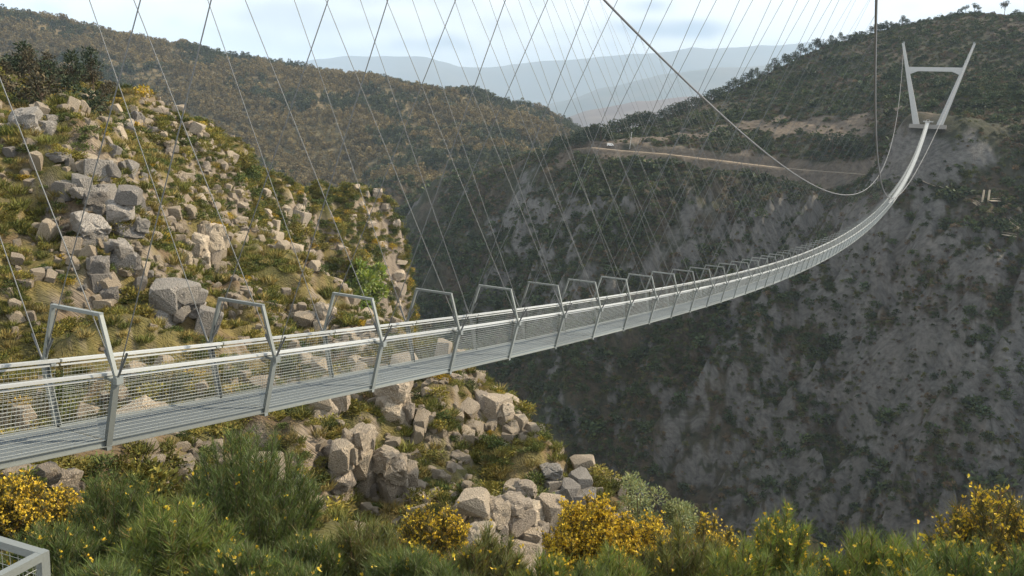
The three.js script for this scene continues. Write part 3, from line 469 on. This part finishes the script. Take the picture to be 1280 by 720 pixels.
{ // far bank
  const R = rng(43);
  const L = scatter(bankC, R, 800000, -18, 38, 365, 1050, (p, n, r, az) => {
    const bare = bareC(p.x, p.z); if (R() < bare * 0.93) return null; if (r > 700 && R() < 0.45) return null;
    if (lineDist(pathPts, p.x, p.z) < 10 || Math.hypot(p.x, p.z + 548) < 15) return null;
    if (R() < 0.8 * rockC(p.x, p.y, p.z, n.y)) return null; const m = fbm(p.x * 0.02, p.y * 0.015, p.z * 0.02, 4), low = smooth(-60, -150, p.y); if (R() > 0.92 + m * 1.2) return null;
    const big = R() < 0.07 + 0.16 * low * smooth(12, -4, az) ? 1.9 + 1.3 * R() : 1, s = (1.2 + 3.2 * R() * R() * R()) * big, k = R() + m * 0.35;
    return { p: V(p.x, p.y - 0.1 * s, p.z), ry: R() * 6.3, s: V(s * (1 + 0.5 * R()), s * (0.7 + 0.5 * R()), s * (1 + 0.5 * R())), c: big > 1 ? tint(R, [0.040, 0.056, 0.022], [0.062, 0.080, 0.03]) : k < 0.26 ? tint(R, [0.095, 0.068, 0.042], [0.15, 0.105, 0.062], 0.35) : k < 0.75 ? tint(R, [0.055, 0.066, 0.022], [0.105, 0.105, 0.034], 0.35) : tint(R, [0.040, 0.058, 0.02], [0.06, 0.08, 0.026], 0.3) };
  });
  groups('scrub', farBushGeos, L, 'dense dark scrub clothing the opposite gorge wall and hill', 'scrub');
  const T = scatter(mountB, R, 230000, -36, 8, 900, 1680, (p, n, r, az) => {
    const m = fbm(p.x * 0.006, 2, p.z * 0.006, 4), q = fbm(p.x * 0.012, 7, p.z * 0.012, 3); if (R() > 0.85 + 0.8 * q) return null; const s = 4 + 9 * R() * R(), g = smooth(-0.05, 0.35, m + 0.3 * smooth(-12, 2, az));
    return { p: V(p.x, p.y - 0.5, p.z), ry: R() * 6.3, s: V(s * 1.5, s, s * 1.5), c: R() < g ? tint(R, [0.045, 0.06, 0.028], [0.085, 0.095, 0.04]) : tint(R, [0.15, 0.12, 0.055], [0.24, 0.185, 0.085]) };
  });
  groups('forest', treeletGeos, T, 'brown and green woodland covering the mountain beyond the valley', 'forest');
}
console.log('scrub done');

// trees one can tell apart
const barkMat = new THREE.MeshStandardMaterial({ color: lin(0.10, 0.075, 0.055), roughness: 1 });
const crownDark = leafMat(0.030, 0.045, 0.022), crownMid = leafMat(0.05, 0.065, 0.028), crownBrown = leafMat(0.07, 0.06, 0.035), crownFresh = leafMat(0.2, 0.26, 0.04, 0.35), crownGrey = leafMat(0.24, 0.27, 0.12, 0.3);
function limbs(R, h, r, list) { const g = [new THREE.CylinderGeometry(r * 0.45, r, h, 7, 1).translate(0, h / 2, 0)]; for (const c of list) { const a = V(0, h * (0.35 + 0.5 * R()), 0); g.push(rod(a, c, r * 0.28, 5)); } return mergeGeometries(g); }
function treeKind(seed, kind, n) {            // 1 m tall; scaled when placed
  const R = rng(seed);
  if (kind === 'pine') { const L = []; for (let i = 0; i < 13; i++) { const h = 0.38 + 0.55 * i / 12, k = (1.02 - h) * 0.42 * (0.6 + 0.7 * R()), a = R() * 6.3; L.push([V(Math.cos(a) * k, h, Math.sin(a) * k), 0.10 + 0.05 * R()]); } return { trunk: limbs(R, 0.85, 0.022, L.slice(0, 8).map(l => l[0])), crown: leafSoup(R, n, inLobes(L), 0.10, 0.035, 0.3, 0.35) }; }
  if (kind === 'umbrella') { const L = lobes(R, 9, 0.24, 0.28, 0.62, 0.13); return { trunk: limbs(R, 0.75, 0.02, L.map(l => l[0])), crown: leafSoup(R, n, inLobes(L), 0.09, 0.04, 0.3, 0.35) }; }
  const L = lobes(R, 14, 0.34, 0.62, 0.26, 0.17); return { trunk: limbs(R, 0.7, 0.03, L.slice(0, 9).map(l => l[0])), crown: leafSoup(R, n, inLobes(L), 0.085, 0.045, 0.3, 0.35) };
}
const kinds = { pine: [treeKind(1, 'pine', 420), treeKind(2, 'pine', 420)], umbrella: [treeKind(3, 'umbrella', 320)], round: [treeKind(4, 'round', 520), treeKind(5, 'round', 520)] };
function tree(name, kind, v, mat, p, h, w, label, group, yaw = 0) { const t = top(name, p, label, 'tree', group), k = kinds[kind][v % kinds[kind].length]; mesh('trunk', k.trunk, barkMat, t); mesh('crown', k.crown, mat, t); t.scale.set(h * w, h, h * w); t.rotation.y = yaw; return t; }
function crest(sheet, px, y0, y1) { for (let py = y0; py < y1; py += 1) { const h = sheet.hit(px, py); if (h) return h; } return null; }
{
  const R = rng(61);
  for (let px = 905; px < 1135; px += 4.5 + 3 * R()) { const h = crest(bankC, px, 10, 190); if (!h) continue; const hp = (px < 1030 ? 9 + 9 * R() : 6 + 7 * R()), k = R(); tree('pine_tree', k < 0.6 ? 'pine' : 'round', px | 0, R() < 0.7 ? crownDark : crownMid, h.p.clone().add(V(0, -0.4, 0)), hp * h.d / FPX, 1 + 0.5 * R(), 'dark conifer on the skyline of the hill left of the far tower', 'skyline conifers above the far tower', R() * 6); }
  for (const [px, hp, k] of [[1160, 6, 'round'], [1188, 7, 'round'], [1200, 9, 'umbrella'], [1206, 11, 'umbrella'], [1217, 12, 'umbrella'], [1222, 9, 'umbrella'], [1268, 9, 'round'], [1275, 7, 'round']]) { const h = crest(bankC, px, 4, 120); if (h) tree('hilltop_tree', k, 0, crownMid, h.p.clone().add(V(0, -0.3, 0)), hp * h.d / FPX, 1.1, 'small lone tree on the bare hilltop right of the far tower', 'sparse hilltop trees', R() * 6); }
  { const h = crest(bankC, 1255, 4, 120); if (h) tree('hilltop_tree', 'umbrella', 0, crownBrown, h.p.clone().add(V(0, -0.3, 0)), 16 * h.d / FPX, 1.1, 'tallest hilltop tree with a round crown on a bare stem', null); }
  for (let px = 690; px < 900; px += 3.6 + 2.6 * R()) { const h = crest(bankC, px, 100, 230); if (!h) continue; const hp = (px < 810 ? 15 + 9 * R() : 10 + 9 * R()); const q = h.p.clone(), o = V(q.x - CAM.x, 0, q.z - CAM.z).normalize(); q.addScaledVector(o, -18 * R()); const s = bankC.sample(q.x, q.z); if (s) q.y = s.y - 0.5; tree('evergreen_tree', 'round', px | 0, crownDark, q, hp * h.d / FPX, 1.0 + 0.4 * R(), 'dark bushy evergreen in the belt above the dirt track', 'evergreen belt above the dirt track', R() * 6); }
  for (const [px, py, hp] of [[1040, 190, 26], [1062, 192, 22], [1025, 186, 18], [1100, 175, 16], [960, 185, 12], [900, 186, 10], [885, 184, 9], [1015, 200, 13]]) { const h = bankC.hit(px, py); if (h) tree('evergreen_tree', 'round', px, crownDark, h.p.clone().add(V(0, -0.5, 0)), hp * h.d / FPX, 1.3, 'dark rounded evergreen standing on the bare earth terrace', 'evergreens on the bare terrace', R() * 6); }
  for (let i = 0; i < 30; i++) { const px = -10 + 150 * R(), h = crest(bankA, px, 40, 200); if (!h) continue; const q = h.p.clone(), o = V(q.x - CAM.x, 0, q.z - CAM.z).normalize(); q.addScaledVector(o, -26 * R() * R()); const s = bankA.sample(q.x, q.z); if (s) q.y = s.y - 0.2; tree('hillside_tree', R() < 0.4 ? 'pine' : 'round', i, R() < 0.55 ? crownDark : crownBrown, q, (18 + 24 * R()) * h.d / FPX, 0.9 + 0.4 * R(), 'dull dark tree in the thicket on top of the left hillside', 'thicket on the left hillside crest', R() * 6); }
  { const h = bankA.hit(456, 392) || crest(bankA, 456, 330, 420); kinds.fresh = [treeKind(9, 'round', 2600)]; if (h) tree('young_tree', 'fresh', 0, crownFresh, h.p.clone().add(V(0, -0.2, 0)), 70 * h.d / FPX, 1.0, 'fresh light green round tree alone on the spur crest behind the bridge', null); }
  kinds.shrub = [treeKind(10, 'round', 1500)];
  for (const [px, py, wpx, l] of [[806, 598, 66, 'large pale grey-green leafy shrub at the end of the spur behind yellow gorse'], [850, 630, 52, 'smaller pale grey-green shrub beside the larger one at the spur end']]) { const p = at(px, py, 24), s = bankA.sample(p.x, p.z), H = p.y - s.y + 0.1, Rr = wpx * 24 / FPX / 2, Rs = rng(px), L = []; for (let i = 0; i < 16; i++) { const a = Rs() * 6.3, k = Math.sqrt(Rs()) * Rr * 0.75; L.push([V(Math.cos(a) * k, H - Rr * (0.3 + 1.9 * Rs()), Math.sin(a) * k), Rr * (0.28 + 0.2 * Rs())]); }
    const t = top('leafy_shrub', V(p.x, s.y - 0.1, p.z), l, 'shrub'); mesh('trunk', limbs(Rs, H - Rr * 1.6, 0.05, L.map(q => q[0])), barkMat, t); mesh('crown', leafSoup(Rs, 3200, inLobes(L), 0.085, 0.04, 0.3, 0.3), crownGrey, t); }
  { const h = bankA.hit(525, 425); if (h) tree('leafy_shrub', 'shrub', 0, crownBrown, h.p.clone(), 30 * h.d / FPX, 1.2, 'brown rounded bush on the spur crest just behind the bridge handrail', null).userData.category = 'shrub'; }
}

// foreground broom and gorse
const stemMat = new THREE.MeshStandardMaterial({ color: lin(0.09, 0.075, 0.04), roughness: 1 });
function blades(R, list, w) {                 // thin tapering shoots: [start, direction, length]
  const n = list.length, pos = new Float32Array(n * 15), col = new Float32Array(n * 15), idx = new Uint32Array(n * 9);
  list.forEach(([p, d, L], i) => {
    const b = V(R() - 0.5, R() - 0.5, R() - 0.5).cross(d).normalize().multiplyScalar(w * (0.6 + 0.8 * R())), bend = V((R() - 0.5) * 0.3, -0.05 * R(), (R() - 0.5) * 0.3).multiplyScalar(L), m = p.clone().addScaledVector(d, L * 0.55), e = p.clone().addScaledVector(d, L).add(bend);
    pos.set([p.x - b.x, p.y - b.y, p.z - b.z, p.x + b.x, p.y + b.y, p.z + b.z, m.x - b.x * 0.8, m.y - b.y * 0.8, m.z - b.z * 0.8, m.x + b.x * 0.8, m.y + b.y * 0.8, m.z + b.z * 0.8, e.x, e.y, e.z], i * 15);
    const dead = R() < 0.07, v = 0.65 + 0.7 * R(), h = dead ? 1.75 : 1 + 0.2 * (R() * 2 - 1), g = dead ? 0.95 : 1; for (let k = 0; k < 5; k++) col.set([v * h, v * g, v * (dead ? 2.2 : 2 - h)], i * 15 + k * 3);
    const o = i * 5; idx.set([o, o + 1, o + 2, o + 1, o + 3, o + 2, o + 2, o + 3, o + 4], i * 9);
  });
  const g = new THREE.BufferGeometry(); g.setAttribute('position', new THREE.BufferAttribute(pos, 3)); g.setAttribute('color', new THREE.BufferAttribute(col, 3)); g.setIndex(new THREE.BufferAttribute(idx, 1)); g.computeVertexNormals(); return g;
}
const broomMat = leafMat(0.155, 0.205, 0.03, 0.35), broomDark = leafMat(0.10, 0.145, 0.024, 0.35), broomOlive = leafMat(0.15, 0.165, 0.034, 0.35), gorseMat = leafMat(0.12, 0.115, 0.024, 0.3), flowerMat = leafMat(0.68, 0.48, 0.03, 0.25);
function broom(name, px, py, wpx, r, flowers, mat, label, group, seed, dense = 1) {
  const R = rng(seed), loose = name === 'gorse_bush' ? 2.4 : 1.7 + 0.6 * R(), tp = at(px, py, r), s = bankA.sample(tp.x, tp.z); if (!s) return; const base = V(tp.x, s.y - 0.05, tp.z), H = Math.max(0.5, tp.y - base.y), W = wpx * r / FPX / 2, o = top(name, base, label, 'shrub', group);
  const stems = [], sh = [], fl = [], nS = Math.round(85 * dense);
  for (let i = 0; i < nS; i++) {
    const a = R() * 6.3, k = Math.sqrt(R()), lean = k * W, hh = H * (1.0 - 0.4 * k * k) * (0.74 + 0.28 * R()), e = V(Math.cos(a) * lean, hh, Math.sin(a) * lean), b0 = V(Math.cos(a) * lean * 0.15, 0, Math.sin(a) * lean * 0.15), d = e.clone().sub(b0), L = d.length(); d.normalize();
    stems.push(rod(b0, e, 0.007, 4));
    const nT = Math.round((130 + 50 * R()) * Math.min(1.6, Math.max(1, L)));
    for (let j = 0; j < nT; j++) { const t = 0.22 + 0.78 * Math.sqrt(R()), p = b0.clone().lerp(e, Math.min(t, 1)), v = d.clone().add(V((R() - 0.5) * loose, R() * 0.45, (R() - 0.5) * loose)).normalize(), l = 0.07 + 0.18 * R(); sh.push([p, v, l]); if (R() < flowers) { const q = p.clone().addScaledVector(v, l * (0.4 + 0.6 * R())); fl.push(q); } }
  }
  mesh('stems', mergeGeometries(stems), stemMat, o); mesh('shoots', blades(R, sh, 0.0034), mat, o);
  if (fl.length) { let i = 0; mesh('flowers', leafSoup(R, fl.length * 3, () => ({ p: fl[(i++) % fl.length].clone().add(V((R() - 0.5) * 0.03, (R() - 0.5) * 0.03, (R() - 0.5) * 0.03)), o: V(0, 0.3, 0) }), 0.042, 0.034, 0.2, 0.25, 0.1), flowerMat, o); }
}
broom('broom_bush', 312, 532, 190, 12, 0.001, broomDark, 'largest feathery dark green broom bush just below the bridge deck', null, 201, 1.5);
broom('broom_bush', 140, 592, 120, 13.5, 0.003, broomDark, 'rounded dark green broom left of the largest broom bush', null, 202);
broom('broom_bush', 215, 628, 150, 9.8, 0.003, broomMat, 'bright green broom with a few pale buds in front of the dark brooms', null, 203, 1.3);
broom('gorse_bush', 18, 598, 80, 15, 0.16, gorseMat, 'golden flowering gorse against the pale boulders under the deck', 'golden gorse under the near deck', 204);
broom('gorse_bush', 76, 612, 70, 15.2, 0.14, gorseMat, 'golden flowering gorse against the pale boulders under the deck', 'golden gorse under the near deck', 205);
broom('broom_bush', 452, 645, 120, 11, 0.002, broomOlive, 'narrow upright green broom in front of the dark-faced cliff', null, 206);
broom('broom_bush', 385, 668, 90, 10.5, 0.006, broomDark, 'low dark broom between the largest broom and the dark-faced cliff', null, 207, 0.8);
broom('gorse_bush', 545, 632, 120, 13, 0.12, gorseMat, 'orange-yellow gorse left of the broken pale cliff', null, 208);
broom('broom_bush', 610, 668, 120, 10.5, 0.006, broomOlive, 'green broom tips at the foot of the broken pale cliff', null, 209);
broom('gorse_bush', 738, 622, 130, 16, 0.34, gorseMat, 'dense deep golden gorse in front of the grey-green shrubs', 'deep golden gorse at the spur end', 210, 1.2);
broom('gorse_bush', 800, 634, 110, 16.5, 0.26, gorseMat, 'dense deep golden gorse in front of the grey-green shrubs', 'deep golden gorse at the spur end', 211, 1.1);
broom('broom_bush', 860, 662, 160, 10.5, 0.004, broomOlive, 'green broom in front of the golden gorse at the gorge rim', null, 212, 1.2);
broom('broom_bush', 895, 640, 90, 13, 0.10, gorseMat, 'small yellow-tipped broom right of the golden gorse', null, 213, 0.8);
broom('broom_bush', 985, 640, 120, 11.5, 0.035, broomMat, 'green broom speckled with yellow flowers against the dark gorge', null, 214, 1.1);
broom('broom_bush', 1105, 662, 150, 10.5, 0.01, broomMat, 'plain bright green broom against the dark gorge', null, 215, 1.2);
broom('broom_bush', 1165, 676, 120, 10, 0.05, broomMat, 'low broom with yellow sprigs beside the plain bright green broom', null, 216, 0.8);
broom('gorse_bush', 1250, 612, 140, 12, 0.09, gorseMat, 'tall olive gorse with scattered yellow bloom at the gorge rim', null, 217, 1.2);
broom('broom_bush', 690, 700, 120, 10, 0.015, broomMat, 'low green broom in front of the deep golden gorse', null, 218, 0.8);
broom('broom_bush', 1040, 690, 60, 10, 0.03, broomDark, 'short dark broom in the gap between two brighter brooms', null, 219, 0.5);
broom('broom_bush', 300, 690, 130, 8.8, 0.01, broomDark, 'low dark broom at the foot of the largest broom bush', null, 220, 0.8);

broom('broom_bush', 505, 688, 120, 9.8, 0.004, broomDark, 'low dark broom in front of the orange-yellow gorse', null, 221, 0.9);
broom('broom_bush', 770, 690, 120, 9.6, 0.006, broomMat, 'low green broom between the deep golden gorse and the gorge rim', null, 222, 0.9);
broom('broom_bush', 930, 672, 120, 10, 0.01, broomMat, 'bushy green broom beside the yellow-speckled broom at the rim', null, 223, 1);
broom('broom_bush', 1215, 682, 130, 9.6, 0.02, broomDark, 'dark green broom at the foot of the tall olive gorse', null, 224, 1);
broom('broom_bush', 60, 660, 120, 10.5, 0.004, broomDark, 'low dark broom just beyond the steel railing', null, 225, 0.8);
{ const R = rng(300); let i = 0; for (const [px, py, r] of [[130, 712, 8.2], [370, 712, 8.6], [560, 716, 8.6], [740, 716, 8.4], [1000, 712, 8], [1150, 710, 8], [1290, 690, 9]]) broom('low_broom', px, py, 90 + 40 * R(), r, 0.003, broomDark, 'knee-high green broom in the front fringe of the slope', 'front fringe of low broom', 310 + i++, 0.6); }
// steel railing by the camera
{
  const c = at(53, 694, 5.6), level = (px, py) => { const v = pixDir(px, py), t = (c.y - CAM.y) / v.y; return CAM.clone().addScaledVector(v, t); };
  const a = level(0, 678), b = level(0, 722), far = c.clone().add(a.clone().sub(c).normalize().multiplyScalar(2.0)), near = c.clone().add(b.clone().sub(c).normalize().multiplyScalar(1.6));
  const o = top('steel_railing', c.clone().add(V(0, -1.1, 0)), 'galvanised railing corner with mesh infill standing among the foreground scrub', 'railing'), up = V(0, 1, 0), l = p => p.clone().sub(o.position);
  for (const e of [far, near]) {
    mesh('top_rail', bar(l(c), l(e), 0.05, 0.05, up), galv, o); mesh('bottom_rail', bar(l(c).add(V(0, -0.95, 0)), l(e).add(V(0, -0.95, 0)), 0.04, 0.04, up), galv, o);
    const g = []; for (let i = 1; i < 14; i++) g.push(rod(l(c).add(V(0, -0.07 * i, 0)), l(e).add(V(0, -0.07 * i, 0)), 0.002, 4)); const n = Math.round(c.distanceTo(e) / 0.07); for (let i = 1; i < n; i++) { const q = l(c).lerp(l(e), i / n); g.push(rod(q.clone().add(V(0, -0.95, 0)), q, 0.002, 4)); }
    mesh('mesh_panel', mergeGeometries(g), wireMat, o); mesh('post', bar(l(e).add(V(0, -1.9, 0)), l(e).add(V(0, -0.026, 0)), 0.05, 0.05, V(1, 0, 0)), galv, o);
  }
  mesh('post', bar(l(c).add(V(0, -1.9, 0)), l(c).add(V(0, 0.026, 0)), 0.054, 0.054, V(1, 0, 0)), galv, o);
}
// far bank small things
const timber = new THREE.MeshStandardMaterial({ color: lin(0.42, 0.36, 0.27), roughness: 0.9 });
{
  const P = (px, py, up = 1.2) => { const h = bankC.hit(px, py); return (h ? h.p : at(px, py, 478)).clone().add(V(0, up, 0)); };
  const o = top('wooden_staircase', P(1245, 275, 0), 'pale timber stairway and posts climbing the gorge wall right of the bridge', 'staircase'), l = p => p.sub(o.position);
  const flight = (a, b, w, name) => { const n = Math.max(4, Math.round(a.distanceTo(b) / 0.35)), g = [], s = V(-(b.z - a.z), 0, b.x - a.x).normalize(); for (let i = 0; i <= n; i++) g.push(new THREE.BoxGeometry(w, 0.06, 0.36).applyMatrix4(new THREE.Matrix4().makeRotationY(Math.atan2(-s.z, s.x))).translate(mix(a.x, b.x, i / n), mix(a.y, b.y, i / n), mix(a.z, b.z, i / n))); for (const k of [-1, 1]) { const d = s.clone().multiplyScalar(k * w / 2); g.push(bar(a.clone().add(d).add(V(0, -0.15, 0)), b.clone().add(d).add(V(0, -0.15, 0)), 0.08, 0.25, V(0, 1, 0)), bar(a.clone().add(d).add(V(0, 0.95, 0)), b.clone().add(d).add(V(0, 0.95, 0)), 0.08, 0.1, V(0, 1, 0))); } mesh(name, mergeGeometries(g), timber, o); };
  flight(l(P(1217, 256)), l(P(1240, 272)), 1.4, 'stair_flight'); flight(l(P(1258, 277)), l(P(1284, 297)), 2.6, 'stair_flight'); flight(l(P(1236, 254)), l(P(1248, 254)), 2.0, 'landing'); flight(l(P(1254, 296)), l(P(1268, 299)), 1.8, 'landing');
  for (const px of [1228, 1235]) { const q = l(P(px, 252, 0)); mesh('post', new THREE.CylinderGeometry(0.4, 0.45, 5.6, 8).translate(q.x, q.y + 2.6, q.z), timber, o); }
}
{
  const h = bankC.hit(787, 186); if (h) { const o = top('pole', h.p, 'thin pale leaning mast beside the dirt track', 'mast'); mesh('cap', new THREE.SphereGeometry(0.4, 10, 6).translate(0.8, 11, 0), concrete, o); mesh('shaft', rod(V(0, -1, 0), V(0.8, 11, 0), 0.22, 8), concrete, o);}
  const w = bankC.hit(763, 183); if (w) {
    const o = top('van', w.p.clone().add(V(0, 0.1, 0)), 'small white vehicle parked at the bend of the dirt track', 'vehicle'), wh = new THREE.MeshStandardMaterial({ color: lin(0.8, 0.8, 0.78), roughness: 0.4 }), bk = new THREE.MeshStandardMaterial({ color: lin(0.03, 0.03, 0.035), roughness: 0.4 });
    const sh = new THREE.Shape(); [[-2.4, 0.4], [2.4, 0.4], [2.4, 1.1], [1.7, 1.3], [1.1, 2.1], [-2.4, 2.2]].forEach(([x, y], i) => i ? sh.lineTo(x, y) : sh.moveTo(x, y)); sh.closePath();
    mesh('body', new THREE.ExtrudeGeometry(sh, { depth: 1.8, bevelEnabled: true, bevelSize: 0.06, bevelThickness: 0.06, bevelSegments: 2 }).translate(0, 0, -0.9), wh, o);
    for (const s of [-1, 1]) { mesh('window', new THREE.BoxGeometry(0.9, 0.5, 0.02).translate(0.7, 1.6, s * 0.975), bk, o); for (const x of [-1.5, 1.5]) mesh('wheel', new THREE.CylinderGeometry(0.38, 0.38, 0.25, 14).rotateX(Math.PI / 2).translate(x, 0.38, s * 0.9), bk, o); }
    o.rotation.y = 0.5; o.scale.setScalar(0.95);
  }
}
console.log('all done');
renderer.render(scene, camera);
